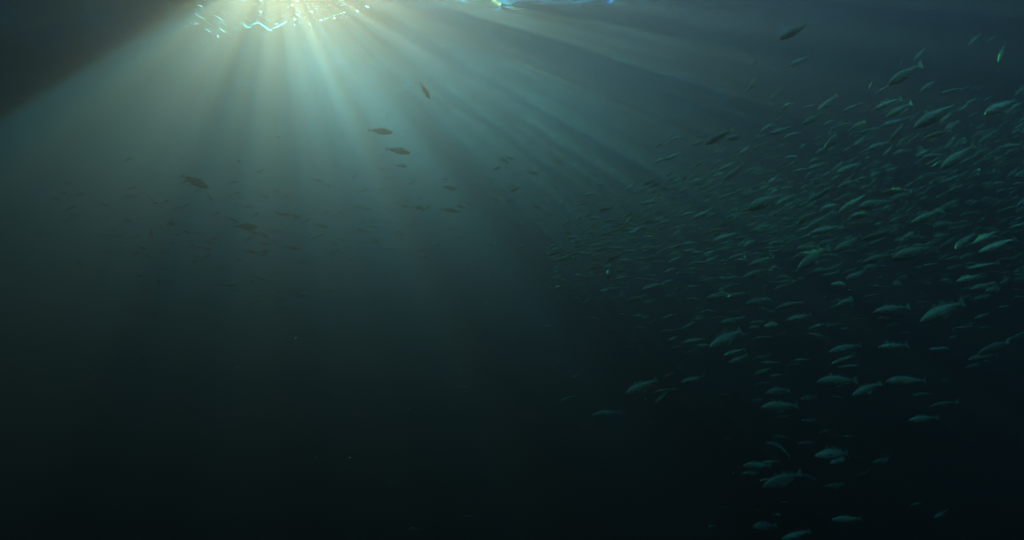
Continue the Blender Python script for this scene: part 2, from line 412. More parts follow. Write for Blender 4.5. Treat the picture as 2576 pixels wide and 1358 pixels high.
# every fish traced in the photograph: nose x, nose y, tail x, tail y, look (b pale, d dim, y gold spotted)
TILES = [
 # (x0, y0, scale, entries)
 (2600, 600, 3.395, """40 190 240 50 b;185 135 410 35 b;580 245 790 90 b;855 195 1030 105 y;925 290 1170 150 d;1000 405 1330 170 y;855 365 1030 280 y;
 765 575 990 430 y;545 440 730 350 b;540 495 750 390 b;1310 310 1500 215 b;1345 355 1525 240 y;1500 305 1620 255 b;2120 270 2440 160 y;975 510 1130 430 b;
 1025 560 1140 505 b;940 660 1180 560 y;950 740 1080 680 y;1060 690 1230 640 d;1170 745 1340 675 y;1235 635 1500 540 b;1320 810 1820 590 g0;1050 855 1280 775 y;
 560 940 870 800 b;375 870 530 785 y;1700 755 2010 575 y;1747 540 1985 480 b;1925 650 2100 580 b;1980 750 2215 630 y;2145 695 2505 500 b;1990 1010 2330 810 y;
 2290 820 2638 680 y;2105 1080 2520 870 b;2150 1140 2640 1020 b;2040 1200 2300 1120 d;845 1255 1220 1110 b;1355 1115 1575 1110 b;1060 930 1180 870 b;
 1235 940 1340 900 b;940 1050 1150 930 y;1560 1260 1710 1205 b;1570 1350 1700 1260 b;275 1335 510 1275 b;360 1220 490 1180 b;1760 950 1960 920 y;
 1680 890 1870 840 d;2165 415 2310 375 b;1830 110 2060 50 d;1100 105 1240 40 d;0 720 150 650 d;665 715 750 680 d;1420 690 1640 600 d;1205 880 1420 830 d;
 930 1350 1110 1310 y;2285 1290 2546 1200 y;1370 540 1560 440 d;1200 340 1300 300 d;1620 440 1760 380 d;150 520 290 490 d;300 430 520 370 d;370 490 430 435 d"""),
 (2600, 1000, 3.395, """1050 135 1365 15 y;1330 215 1690 90 g1;1940 110 2290 30 y;2010 255 2440 -50 g2;1985 -15 2300 -45 g3;2100 355 2300 280 b;2200 295 2490 270 y;
 1260 380 1600 260 b;645 350 780 335 b;665 435 920 390 y;375 325 610 310 b;755 660 1040 600 g4;1045 645 1350 570 b;235 660 405 650 b;1300 730 1640 670 y;
 1715 790 2070 680 b;735 815 930 850 b;565 950 760 930 y;445 1075 620 960 d;940 1000 1300 910 b;1355 995 1630 965 b;1545 1045 1840 960 b;1840 960 2200 870 b;
 425 1265 800 1200 g5;235 1235 400 1165 y;810 1340 1240 1080 g6;619 1310 850 1280 y;965 1115 1110 1075 d;1185 835 1290 800 b;1475 825 1600 790 d;
 1585 845 1720 830 b;1390 1210 1650 1170 b;2135 1130 2420 1195 g7;2155 1075 2420 980 d;1705 1170 1880 1110 d;1700 530 1890 450 d;1880 450 2050 420 d;
 145 1110 340 1085 d;301 1335 470 1300 d;745 245 840 215 d;215 520 300 480 d;405 480 520 545 d;215 845 340 840 d;950 715 1020 705 b;800 935 970 930 d;
 1110 480 1210 450 d;920 385 1100 375 b;1340 1060 1550 1040 d;1230 1160 1370 1130 d;2440 475 2546 440 d;630 570 720 540 d;150 280 260 245 d"""),
 (3300, 700, 3.2337, """155 165 435 60 b;460 185 620 110 b;710 230 1135 200 g8;180 480 570 230 y;430 415 900 330 g9;310 550 705 490 b;1110 625 1530 440 g10;
 970 865 1250 680 y;110 980 500 820 b;470 840 945 710 y;865 1085 1430 920 g11;490 1140 850 1010 b;230 1270 440 1200 y;265 1345 560 1250 b;30 1230 250 1140 d;
 1490 940 1800 800 b;1690 960 1940 740 d;1920 890 2250 710 b;1990 1000 2480 820 d;2360 700 2700 600 d;1840 1220 2260 1130 d;2440 1110 2600 960 y;
 10 1030 240 1040 b;240 990 420 980 d;550 910 800 810 d;1475 110 1720 20 y;1590 210 1830 110 b;720 420 890 340 b;1430 1060 1530 1030 d;740 1020 980 970 d;2540 370 2640 380 b"""),
 (3300, 1080, 3.2337, """150 460 540 370 g12;620 550 1105 470 g13;1235 670 1800 400 g14;685 625 830 620 b;50 1065 470 960 g15;686 1005 1080 965 b;90 1215 420 1100 d;
 160 1270 420 1230 d;1590 890 1740 850 d;1350 1035 1600 1000 d;1980 1085 2380 920 y;2340 930 2650 790 d;1860 1160 2250 1090 d;1810 1265 2010 1210 d;
 1880 250 2200 160 d;2080 280 2400 210 d;1700 150 2000 80 d;70 195 380 150 b;1270 170 1400 110 d;870 190 1050 170 d;2440 140 2600 90 d;800 740 960 690 d;
 1640 770 1900 720 d;1930 630 2120 560 d;0 740 200 690 d"""),
 (2200, 1350, 2.829, """850 655 1215 470 g16;1155 635 1425 570 b;1180 745 1340 630 d;1470 510 1760 460 b;1285 460 1415 385 b;1425 350 1530 365 d;90 745 250 640 b;
 470 885 810 840 g17;690 985 790 1020 b;510 115 575 120 d;70 290 155 240 d;250 465 340 405 b;1385 125 1560 90 d;1525 180 1680 140 b;1965 210 2200 115 b;
 2015 290 2245 215 b;600 520 720 500 d;560 645 640 640 d;95 1090 175 1060 d;330 1010 450 985 d;1480 710 1590 705 d;1915 660 2050 635 d;1090 965 1180 970 d;
 920 1320 970 1340 d;30 1250 60 1190 d;1780 780 1850 760 d"""),
 (3000, 1400, 2.829, """35 110 245 65 b;120 140 330 150 b;45 285 250 200 y;400 185 560 150 d;490 120 680 100 b;920 160 1200 60 d;985 210 1200 170 d;
 750 365 1215 335 g18;1160 515 1490 370 g19;1540 360 1995 340 g20;180 490 450 450 b;5 575 160 575 b;113 660 545 620 g21;280 760 430 750 d;580 800 770 800 d;
 1840 515 2065 490 d;2030 650 2360 580 d;1795 800 2135 760 g22;780 940 935 900 d;260 985 420 985 d;180 1050 465 1140 g23;550 1060 740 1050 b;1010 985 1210 975 d;
 735 1200 1200 1150 b;910 1280 1180 1210 d;1380 1280 1640 1235 d;930 520 1060 550 d;2430 205 2600 150 d;50 400 240 360 d;560 560 760 525 d;2165 350 2300 345 d;220 300 370 280 d"""),
 (2800, 1750, 2.576, """440 295 735 290 g24;430 370 650 380 g25;620 270 830 240 d;645 520 1050 360 g26;610 450 780 420 d;1050 380 1190 430 d;540 920 790 905 b;
 840 1050 1140 960 b;1360 850 1670 835 d;1270 510 1520 500 d;1600 400 1760 360 d;200 710 320 740 d;550 735 650 760 d;740 800 860 790 d;2160 700 2300 670 d;
 2410 830 2560 740 d;80 915 200 910 d;830 670 930 665 d;240 30 320 25 d;740 950 830 1000 d"""),
 (2560, 300, 3.22, """1385 200 1555 10 g27;1675 325 1810 185 g28;2280 460 2540 250 g29;1815 450 1985 350 d;1410 560 1510 500 d;825 895 1210 690 g30;1125 825 1400 775 b;
 1540 730 1740 610 b;1665 765 1975 670 g31;2085 640 2390 480 g32;185 950 360 850 b;410 825 580 780 d;700 800 870 770 b;660 905 870 820 d;1430 865 1640 730 b;
 1590 850 1690 810 b;1440 970 1640 860 d;1030 1005 1140 905 b;900 1020 1020 970 b;1190 1005 1330 930 b;1850 820 2080 700 d;1720 540 1790 490 d;1900 560 2040 520 d;
 2100 420 2280 380 d;1560 1110 1700 1050 d"""),
 (3300, 380, 3.236, """-10 695 300 430 g33;215 225 500 90 b;620 190 1000 40 g34;775 75 870 20 y;790 290 1130 100 g35;515 225 565 180 y;345 290 390 270 y;470 340 575 325 y;
 430 500 700 420 b;835 600 1110 350 g36;510 590 660 540 b;740 395 1020 330 b;1150 425 1740 90 g37;1260 570 1640 450 b;1500 950 1940 640 g38;1980 635 2260 435 g39;
 1910 550 2110 460 b;2070 250 2480 50 b;2370 400 2530 390 b;2250 600 2420 570 b;2290 680 2580 630 b;2000 850 2180 790 y;155 1005 470 880 b;190 1050 260 1060 b;
 920 660 1060 630 b;880 760 1070 700 d;560 700 850 600 d;1470 680 1540 650 b;1290 800 1560 770 d;2110 1030 2240 970 b;140 400 320 300 d;1180 225 1210 200 b;
 1230 170 1310 120 b;300 480 520 340 d;1420 80 1560 30 d;1220 960 1280 930 b;1320 435 1420 400 b"""),
 (3300, 0, 3.236, """820 1095 1260 820 g40;630 1225 870 1080 d;1150 790 1290 625 g41;965 870 1015 740 b;1860 590 2020 430 g42;2100 540 2220 470 b;2250 810 2320 570 g43;
 1230 1190 1440 1035 g44;575 1170 625 1010 b;1490 1220 1760 1130 d"""),
 (2560, 0, 1.6764, """935 262 1150 145 g45;1000 445 1130 375 d;1135 400 1175 345 b;745 440 805 390 d"""),
 (1400, 600, 3.22, """465 275 325 200 y;745 215 565 190 d;905 315 840 275 d;1385 500 1165 475 g46;1420 790 1150 760 g47;905 545 955 480 b;850 400 700 450 d;240 510 90 540 d;
 500 480 370 510 b;620 710 810 740 g48;830 745 1000 765 d;1590 720 1440 655 b;2050 170 1930 90 g49;2130 115 1970 95 b;2440 310 2260 270 d;2570 240 2450 240 d;
 2230 530 2300 430 b;2190 470 2010 435 b;650 1060 550 1060 b;310 1070 200 1030 d;380 1185 280 1160 d;290 770 160 750 d;1770 830 1670 820 b;1130 1020 1050 970 d;
 1700 545 1600 520 d;1260 370 1210 360 d"""),
 (600, 400, 1.6764, """1630 220 1460 200 g50;1745 355 1580 325 g51;395 590 205 505 g52;595 545 510 560 d;725 850 560 845 g53;805 935 730 880 d;600 825 520 785 b;
 735 900 640 865 d;850 935 800 980 d;1005 1000 905 985 g54;855 1255 790 1210 d;790 1210 690 1190 b;850 1300 900 1255 d;1650 1310 1580 1250 g55;1195 855 1095 830 b;
 1215 715 1175 700 d;1305 755 1240 745 b;1280 810 1235 775 d;940 775 840 755 d;1320 945 1265 930 b;1550 950 1460 930 d;1770 1030 1690 1030 d;2030 1020 2010 1012 b;
 2202 1022 2180 1008 b;1240 1280 1140 1275 d;880 880 820 880 b;820 1165 890 1160 b;1060 1305 950 1305 b;350 980 285 1000 d;440 965 365 945 d;330 1070 250 1110 d;
 395 1295 340 1315 d;430 680 370 625 d"""),
 (100, 700, 2.562, """360 245 260 240 d;520 310 400 380 d;790 320 730 310 d;1180 375 1125 330 d;1335 280 1255 215 d;1300 650 1280 530 g56;1190 620 1080 650 d;
 1420 560 1370 500 d;545 515 465 500 d;1190 790 1140 800 d;1375 1140 1370 1030 d;1230 1110 1150 1140 d;1490 1055 1460 1035 d;890 820 800 785 d;600 940 490 900 d;
 2390 790 2250 790 d;2110 910 2040 940 d;20 280 0 200 d"""),
 (2100, 600, 4.293, """660 215 430 155 d;525 360 460 300 d;905 555 680 485 d;870 1225 1075 1050 g57;580 670 460 600 d;1330 440 1430 360 b;1440 450 1495 350 b;
 2130 640 2360 540 d;1245 770 1335 710 b;1765 685 1850 625 b;1590 300 1740 290 b;1610 400 1690 360 b;1490 180 1580 130 b;2140 915 2330 830 b;1480 905 1530 870 b;
 1540 870 1650 860 d;1915 580 2040 500 d;1650 610 1700 580 d;1440 1040 1500 1000 b;1380 600 1430 560 b;2335 660 2420 630 b;620 900 530 860 d;1770 1190 1830 1160 b;1360 1285 1410 1250 b"""),
 (2100, 900, 3.22, """515 330 395 275 d;770 355 920 300 b;1265 300 1030 290 g58;1330 640 1440 565 y;1490 590 1620 510 d;815 825 945 740 b;735 880 850 840 b;
 720 1035 860 920 g59;1100 850 1240 790 b;1495 835 1790 750 g60;1560 705 1700 690 b;1520 1025 1680 965 g61;1325 980 1570 910 b;1130 980 1270 910 d;440 1190 530 1200 b;
 865 690 960 620 b;1580 460 1710 435 b;1680 370 1800 330 d;1840 660 1970 650 d;270 130 250 80 d;570 180 590 130 d;710 410 725 390 b;1500 1200 1600 1180 d;
 1560 1280 1690 1230 d;1290 1285 1360 1255 b;1180 1280 1230 1275 d;740 1190 870 1190 d;920 1035 990 1020 d"""),
 (0, 0, 0.62891, """1157 1305 1197 1292 b;970 1210 1000 1220 d;1135 870 1108 853 d;1140 972 1170 975 d;1320 920 1345 930 d;590 925 625 930 d;545 1015 575 1022 d;
 370 910 340 880 d;1028 1330 1065 1335 d;1082 250 1056 206 g62"""),
]
# the ones a viewer would name: (label, variant, roll, yaw)
G = [
 ("large grey fish with raised back fins, biggest in the middle of the shoal", 'deep', 4, 8, 'the large grey fish with raised back fins'),
 ("pale silver fish with a clearly forked tail, alone in dark water below mid shoal", 'straight', 0, 5, 'the pale silver fish with the forked tail'),
 ("long plump fish diving steeply to the lower left, gold nose and back patch", 'straight', 8, 25, 'the plump gold-nosed diving fish'),
 ("fish whose glowing yellow head sits just above the gold-nosed diver", 'deep', 0, 10, 'the fish with the glowing yellow head'),
 ("silver fish with a bright white-gold head nearly touching the tail of nothing, ahead of a dim twin", 'deep', 0, 5, 'the silver fish with the white-gold head'),
 ("green-gold streamlined fish swimming level just left of a big gold-headed fish", 'slender', 0, 5, 'the streamlined green-gold fish'),
 ("big gold-headed fish with a broad dark tail fan raised to the upper right", 'deep', -8, 20, 'the big gold-headed fish'),
 ("dim fish sloping down to the right, nose up, right of the big gold-headed fish", 'slender', 0, 0, 'the dim fish with its nose up'),
 ("very thin long fish with a wide tail fan and pale head, seen almost edge-on", 'slender', 35, 0, 'the thin fish with the wide tail fan'),
 ("broad striped green fish with a yellow cheek below the thin wide-tailed fish", 'deep', 0, 8, 'the broad striped green fish'),
 ("slim fish with yellow face and a dark eye diving alone right of mid shoal", 'slender', 0, 10, 'the slim yellow-faced fish'),
 ("large green fish with golden shoulder patch and a full tail fan, right side of shoal", 'deep', 0, 5, 'the large green fish with the golden shoulder'),
 ("ghostly thin-bodied fish with a gold spot behind its head and ragged fins", 'curl', 10, 20, 'the ghostly fish with the gold spot'),
 ("smooth teal fish with a squared tail swimming level in black water", 'straight', 0, 5, 'the smooth teal fish'),
 ("large dusky blue fish with a green-yellow shoulder patch, diving left at far right", 'straight', 0, 18, 'the large dusky blue fish'),
 ("slim teal fish with an upturned forked tail below the gap in the shoal", 'straight', 0, 8, 'the slim teal fish with the upturned tail'),
 ("teal fish with scalloped back fins hanging alone at the lower left edge of the shoal", 'deep', 0, 10, 'the lone teal fish with scalloped fins'),
 ("dim striped fish swimming level, farthest left of the large lower fish", 'straight', 0, 0, 'the dim striped level fish'),
 ("large blue-green fish with rounded tail swimming level, lower right water", 'deep', 0, 0, 'the large blue-green level fish'),
 ("green fish with a yellow-green shoulder pointing down left between two level fish", 'straight', 0, 15, 'the green-shouldered fish'),
 ("level green fish with an orange nose and yellow speckled side", 'deep', 0, 0, 'the orange-nosed level fish'),
 ("dark green fish with a pale shining lip and wavy back fins", 'deep', 0, 5, 'the dark green fish with the shining lip'),
 ("faint fish with a small lit tail, lowest of those at the far right", 'straight', 0, 5, 'the faint far-right fish'),
 ("teal fish with its tail curling downward on the right, nose up to the left", 'droop', 0, 5, 'the teal fish with the curled-down tail'),
 ("deep-bodied green fish swimming directly above a small bright slender fish", 'deep', 0, 0, 'the deep-bodied green fish'),
 ("small bright teal slender fish directly beneath the deep-bodied green fish", 'curl', 0, 0, 'the small bright slender fish'),
 ("large bluish fish with rippled fins near the bottom, nose to the lower left", 'deep', 5, 15, 'the large bluish bottom fish'),
 ("curved slim grey fish pointing down, highest of the pale fish left of the shoal", 'left', 25, 25, 'the curved slim grey fish'),
 ("pale teal fish with a golden tail root, diving just right of the curved grey fish", 'straight', 10, 20, 'the gold-rumped diving fish'),
 ("dark fish diving down left with a tiny lit nose, above the dense shoal", 'slender', 0, 15, 'the dark diving fish above the shoal'),
 ("long grey-green fish at the upper left front of the shoal, pale stripe on its back", 'ess', 15, 10, 'the long grey-green leading fish'),
 ("plump teal fish with a yellow tail tip near the top of the shoal", 'right', 0, 5, 'the plump teal fish with the yellow tail tip'),
 ("bright pale-headed fish arching its back near the shoal's upper edge", 'right', 20, 10, 'the arched pale-headed fish'),
 ("brilliant yellow-headed fish bent in an S, brightest fish in the shoal", 'curl', 25, 20, 'the brilliant yellow bent fish'),
 ("teal fish beneath a tiny bright green fish in the upper right shoal", 'slender', 0, 5, 'the teal fish under the tiny green one'),
 ("sleek teal fish with smooth back in the upper right shoal, no spots", 'straight', 0, 5, 'the sleek unspotted teal fish'),
 ("steeply diving fish with a yellow-green stripe along its back", 'left', 25, 20, 'the yellow-striped steep diver'),
 ("longest dark fish with a dull gold patch at mid body, upper right shoal", 'straight', 0, 5, 'the longest dark fish'),
 ("large dark green fish diving left with a brownish nose, right side of shoal", 'straight', 0, 10, 'the brown-nosed dark green fish'),
 ("thin teal fish with a straight back close to the right edge", 'slender', 0, 10, 'the thin straight-backed fish'),
 ("big dark fish with olive head diving left below the surface at upper right", 'straight', 15, 15, 'the big dark olive-headed fish'),
 ("small fish with a glowing yellow belly spot just above the olive-headed dark fish", 'slender', 0, 25, 'the small yellow-bellied fish'),
 ("small yellow-green lit fish in the empty dark water of the upper right corner", 'slender', 0, 25, 'the lit fish in the upper right corner'),
 ("dim green fish hanging almost vertical near the upper right edge", 'slender', 0, 0, 'the near-vertical dim green fish'),
 ("cyan and yellow fish above the shoal's right part, below the olive-headed dark fish", 'slender', 0, 20, 'the cyan and yellow fish'),
 ("large brownish fish highest in the picture, alone just under the surface", 'straight', 20, 10, 'the large brownish fish near the surface'),
 ("dark fish facing right with light rim and fins, middle of the open water", 'deep', 0, 0, 'the rimmed dark fish in open water'),
 ("dark right-facing fish with pale side and one fin hanging below it", 'straight', 0, 0, 'the dark fish with the hanging fin'),
 ("dark left-facing fish shaped like a leaf, just left of the hanging-fin fish", 'slender', 0, 0, 'the leaf-shaped left-facing fish'),
 ("dark fish diving right with a second paler fish hidden behind it", 'straight', 0, 25, 'the dark diving fish with a twin'),
 ("upper of two dark fish in the sunbeam, facing right with yellow tail", 'deep', 0, 0, 'the upper sunbeam fish'),
 ("lower of two dark fish in the sunbeam, gold edges on tail and belly", 'deep', 0, 0, 'the lower sunbeam fish'),
 ("large dark fish alone left in the beam, sloping down right with lit back fin", 'deep', 0, 0, 'the lone dark fish left in the beam'),
 ("green-tailed fish facing right at the head of a short chain of dark fish", 'deep', 0, 5, 'the green-tailed fish'),
 ("plain dark fish facing right below the chain of fish in the beam", 'deep', 0, 0, 'the plain dark fish below the chain'),
 ("grey fish diving right with splayed fins, lowest in the open middle water", 'straight', 20, 30, 'the grey splay-finned fish'),
 ("small dark fish pointing straight down in the left open water", 'straight', 0, 10, 'the small downward fish at left'),
 ("dark fish with a teal-lit back edge pointing down left, alone ahead of the shoal", 'deep', 0, 20, 'the teal-edged fish ahead of the shoal'),
 ("dark fish facing right against the shoal, pale tail and one bright spot on its belly", 'straight', 0, 5, 'the contrary right-facing fish'),
 ("slim teal fish tilted steeply, left edge of the shoal below mid height", 'slender', 0, 10, 'the slim steep fish at the shoal edge'),
 ("silver-grey fish with a pale nose following the small bent yellow fish", 'ess', 0, 8, 'the silver-grey pale-nosed fish'),
 ("short bright yellow and cyan fish below the silver-grey pale-nosed fish", 'deep', 10, 25, 'the short yellow and cyan fish'),
 ("dark thin fish pointing steeply down right under the surface near the beam's right edge", 'slender', 0, 15, 'the thin dark fish beside the beam'),
]
G[4] = ("silver fish with a bright white-gold head, tail touching a dim follower's nose",) + G[4][1:]

F_PX = 2048.0
DK = 4.6
rng = random.Random(7)
FISH = []
for (x0, y0, sc, txt) in TILES:
    for rec in txt.replace('\n', ' ').split(';'):
        p = rec.split()
        if len(p) < 5: continue
        hx, hy, tx, ty = [float(q) / sc for q in p[:4]]
        FISH.append([x0 + hx, y0 + hy, x0 + tx, y0 + ty, p[4]])

def place(rec, rr):
    hx, hy, tx, ty, look = rec
    L = math.hypot(hx - tx, hy - ty)
    g_ = G[int(look[1:])] if look[0] == 'g' else None
    D = DK * (1.35 if hx < 2450 else 1.0) * (110.0 / max(L, 14)) ** 0.5 * (1.0 if g_ else rr.uniform(0.92, 1.15))
    yaw = R(g_[3]) if g_ else R(rr.uniform(-28, 28))
    S = 4096 / 2576
    ah = ray(hx / S, hy / S); at_ = ray(tx / S, ty / S)
    half = math.hypot(hx - tx, hy - ty) / F_PX * D * 0.5 * math.tan(yaw)
    fwd = CR @ Vector((0, 0, -1))
    # nose nearer or farther than the tail by the yaw
    ph = ah * (D - half); pt = at_ * (D + half)
    zmax = SURF - 0.25
    top = max(ph.z, pt.z)
    if top > zmax:
        k = zmax / top; ph *= k; pt *= k
    return ph, pt, g_, L

def basis(ph, pt, roll):
    ex = (pt - ph); ln = ex.length; ex.normalize()
    up = Vector((0, 0, 1)); 
    ez = (up - ex * up.dot(ex))
    if ez.length < 0.25:
        ez = (CR @ Vector((0, 1, 0)) * 0.3 + Vector((0.9, 0, 0)) ); ez = ez - ex * ez.dot(ex)
    ez.normalize()
    ez = Matrix.Rotation(roll, 3, ex) @ ez
    ey = ez.cross(ex)
    m4 = Matrix((ex, ey, ez)).transposed().to_4x4()
    m4.translation = (ph + pt) / 2
    return m4 @ Matrix.Diagonal((ln, ln, ln, 1)), ln

order = sorted(range(len(FISH)), key=lambda i: (FISH[i][4][0] != 'g', -math.hypot(FISH[i][0] - FISH[i][2], FISH[i][1] - FISH[i][3])))
N_THINGS = 299            # the ones that show largest; one more faces the camera
names = list(VAR)
ones, rest = [], []
for r_, i in enumerate(order):
    rr = random.Random(i * 13 + 5)
    ph, pt, g_, L = place(FISH[i], rr)
    var = g_[1] if g_ else rr.choice(['straight', 'straight', 'left', 'right', 'ess', 'deep', 'slender', 'rise', 'curl'])
    roll = R(g_[2]) if g_ else R(rr.uniform(-22, 22))
    mw, ln = basis(ph, pt, roll)
    if r_ < N_THINGS: ones.append((i, mw, ln, var, g_, L))
    else: rest.append((mw, var))

anchors = []
made = []
for (i, mw, ln, var, g_, L) in ones:
    o = bpy.data.objects.new('fish', (MESH_NE if g_ else MESH)[var])
    COL.objects.link(o)
    o.matrix_world = mw
    o['category'] = 'fish'
    o['group'] = 'fish of the shoal' if (FISH[i][0] > 2500) else 'fish in the open water'
    cx_, cy_ = (FISH[i][0] + FISH[i][2]) / 2, (FISH[i][1] + FISH[i][3]) / 2
    if g_:
        o['label'] = g_[0]
        anchors.append((cx_, cy_, g_[4]))
        off_b = VAR[var]
        for s_ in (-1, 1):
            e_ = bpy.data.objects.new('eye', EYE); COL.objects.link(e_)
            e_.parent = o
            e_.location = (-0.43, s_ * 0.034 * VAR[var].get('slim', 1) + VAR[var].get('sbend', 0) * math.sin(0.07 * 2 * math.pi) * 0.05, 0.016)
            e_.scale = (0.0135, 0.006, 0.0135)
    else:
        made.append((o, i, cx_, cy_, L))

# labels: what it looks like and where it swims from a fish one can find
used = {}
def look_words(i, L):
    hx, hy, tx, ty, lk = FISH[i]
    size = 'tiny' if L < 42 else 'small' if L < 62 else 'medium' if L < 95 else 'large'
    col = {'b': 'pale teal', 'd': 'dim dark', 'y': 'gold-spotted'}[lk]
    a = math.degrees(math.atan2(hy - ty, abs(hx - tx)))
    way = 'left' if hx < tx else 'right'
    pose = ('diving steeply ' + way if a > 48 else 'sloping down ' + way if a > 14 else 'rising ' + way if a < -10 else 'swimming level ' + way)
    return f"{size} {col} fish {pose}"
DIRS = ['right of', 'below and right of', 'straight below', 'below and left of', 'left of', 'above and left of', 'straight above', 'above and right of']
DSH = ['right of', 'below-right of', 'below', 'below-left of', 'left of', 'above-left of', 'above', 'above-right of']
buckets = {}
for (o, i, cx_, cy_, L) in made:
    ax, ay, ap = min(anchors, key=lambda a: (a[0] - cx_) ** 2 + (a[1] - cy_) ** 2)
    d8 = int(round(math.degrees(math.atan2(cy_ - ay, cx_ - ax)) / 45)) % 8
    buckets.setdefault((look_words(i, L), d8, ap), []).append((math.hypot(cx_ - ax, cy_ - ay), o))
for (lw, d8, ap), lst in buckets.items():
    lst.sort(key=lambda t: t[0])
    for k, (dist, o) in enumerate(lst):
        word = '' if len(lst) == 1 else ['nearest ', 'second ', 'third ', 'fourth ', 'fifth ', 'sixth '][k]
        lab = f"{word}{lw}, {DSH[d8]} {ap}"
        w_ = lab.split()
        if len(w_) > 16:
            lab = lab.replace('swimming level', 'level').replace('sloping down', 'sloping')
        if len(lab.split()) > 16: lab = lab.replace(' fish ', ' ', 1)
        if len(lab.split()) > 16: lab = lab.replace(' in the beam', '').replace('nearest ', '').replace(' in open water', '').replace(' of the ', ' ')
        if lab in used: lab = lab + ' too'
        used[lab] = 1
        o['label'] = lab

# one fish swims straight at the camera, mouth open
c_ = ray((2100 + 1065 / 3.22) / 1.59, (900 + 640 / 3.22) / 1.59)
d_ = 4.6
ph = c_ * d_; pt = c_ * (d_ + 0.3) + Vector((0.02, 0, 0.02))
mw, ln = basis(ph, pt, 0.1)
o = bpy.data.objects.new('fish', MESH['deep']); COL.objects.link(o)
o.matrix_world = mw @ Matrix.Diagonal((1, 1.15, 1.15, 1))
o['category'] = 'fish'; o['group'] = 'fish of the shoal'
o['label'] = 'pale oval fish seen head-on, swimming straight at the viewer left of the shoal'

# the far rest of the shoal: too many to count, one body of fish
extra = []
rr = random.Random(21)
def shoal_y(x):     # centre line of the shoal and its half height, in photo pixels
    t = (x - 2450) / 1650
    return 1010 - 230 * t, 250 + 420 * t + 60 * math.sin(t * 9)
n_try = 0
while len(extra) < 2300 and n_try < 14000:
    n_try += 1
    x = 4200 - 1990 * rr.random() ** 1.35
    cy0, hh0 = shoal_y(x)
    y = cy0 + hh0 * rr.gauss(-0.12, 0.40)
    if y < 420 - (x - 2450) * 0.05: continue
    L = 16 + 50 * rr.random() ** 1.6
    sl = R(34 - 30 * max(0, min(1, (y - 560) / 650)) + rr.gauss(0, 7))
    dx_, dy_ = math.cos(sl) * L / 2, math.sin(sl) * L / 2
    D = DK * (1.2 + 1.1 * (1 - (L - 16) / 50) * rr.uniform(0.6, 1.1))
    S = 4096 / 2576
    ph = ray((x - dx_) / S, (y + dy_) / S) * D; pt = ray((x + dx_) / S, (y - dy_) / S) * (D + rr.uniform(-.12, .12))
    if max(ph.z, pt.z) > SURF - 0.3: continue
    mw, ln = basis(ph, pt, R(rr.uniform(-25, 25)))
    extra.append((mw, rr.choice(names)))
for k in range(420):                # a thin scatter across the open water
    x = rr.uniform(250, 2600); y = rr.gauss(980, 230)
    if y < 620: continue
    L = rr.uniform(16, 44); sl = R(rr.uniform(-35, 20))
    s_ = -1 if x < 2100 else 1
    D = DK * rr.uniform(1.3, 2.2); S = 4096 / 2576
    dx_, dy_ = s_ * math.cos(sl) * L / 2, math.sin(sl) * L / 2
    ph = ray((x - dx_) / S, (y + dy_) / S) * D; pt = ray((x + dx_) / S, (y - dy_) / S) * D
    mw, ln = basis(ph, pt, R(rr.uniform(-25, 25)))
    extra.append((mw, rr.choice(names)))
bm = bmesh.new()
tl_ = bm.verts.layers.float.new('tone')
LOW = {}
for nme in names:
    b2 = bmesh.new(); b2.from_mesh(MESH_NE[nme]); LOW[nme] = ([v.co.copy() for v in b2.verts], [v[b2.verts.layers.float['tone']] for v in b2.verts], [([v.index for v in f.verts], f.material_index, f.smooth) for f in b2.faces]); b2.free()
V_, F_, T_, MI, SM = [], [], [], [], []
for (mw, nme) in rest + extra:
    co, to, fa = LOW[nme]
    base = len(V_)
    V_.extend([tuple(mw @ c) for c in co]); T_.extend(to)
    for idx, mi, sm in fa:
        F_.append([base + q for q in idx]); MI.append(mi); SM.append(sm)
bm.free()
me = bpy.data.meshes.new('distant_shoal')
me.from_pydata(V_, [], F_)
me.polygons.foreach_set('material_index', MI)
me.polygons.foreach_set('use_smooth', SM)
at_ = me.attributes.new('tone', 'FLOAT', 'POINT'); at_.data.foreach_set('value', T_)
for m_ in (M_BODY, M_FIN): me.materials.append(m_)
o = bpy.data.objects.new('distant_shoal', me); COL.objects.link(o)
o['kind'] = 'stuff'

# ------------------------------------------------------------------ sun glints, lines and drifting specks
S_ = 4096 / 2576
def at_surface(x, y, below=0.10):
    r_ = ray(x / S_, y / S_)
    return r_ * ((SURF - below) / r_.z)
def simple(name, col, rough=0.5, trans=0.0):
    m, n = mat(name)
    tc = n.n('TexCoord')
    no = n.n('TexNoise', ins={'Vector': tc.outputs['Object'], 'Scale': 30.0, 'Detail': 2.0})
    c0 = tuple(c * 0.85 for c in col) + (1,)
    mx = n.n('Mix', data_type='RGBA', ins={0: no.outputs[0], 6: c0, 7: tuple(col) + (1,)})
    b = n.n('BsdfPrincipled', ins={'Base Color': mx.outputs[2], 'Roughness': rough})
    if trans:
        t = n.n('BsdfTranslucent', ins={'Color': mx.outputs[2]})
        s_ = n.n('MixShader', ins={0: trans, 1: b.outputs[0], 2: t.outputs[0]})
        n.n('OutputMaterial', ins={'Surface': s_.outputs[0]})
    else:
        n.n('OutputMaterial', ins={'Surface': b.outputs[0]})
    return m
M_GLINT, n = mat('sun_glint')  # sun glints built as meshes, tinted warm against the red lost in water
tc = n.n('TexCoord')
no = n.n('TexNoise', ins={'Vector': tc.outputs['Object'], 'Scale': 9.0, 'Detail': 2.0})
bp = n.n('Bump', ins={'Height': no.outputs[0], 'Strength': 0.5, 'Distance': 0.02})
t = n.n('BsdfTranslucent', ins={'Color': (0.98, 0.84, 0.74, 1)})
g_ = n.n('BsdfRefraction', ins={'Color': (1, 0.84, 0.74, 1), 'Roughness': 0.7, 'IOR': 1.33})
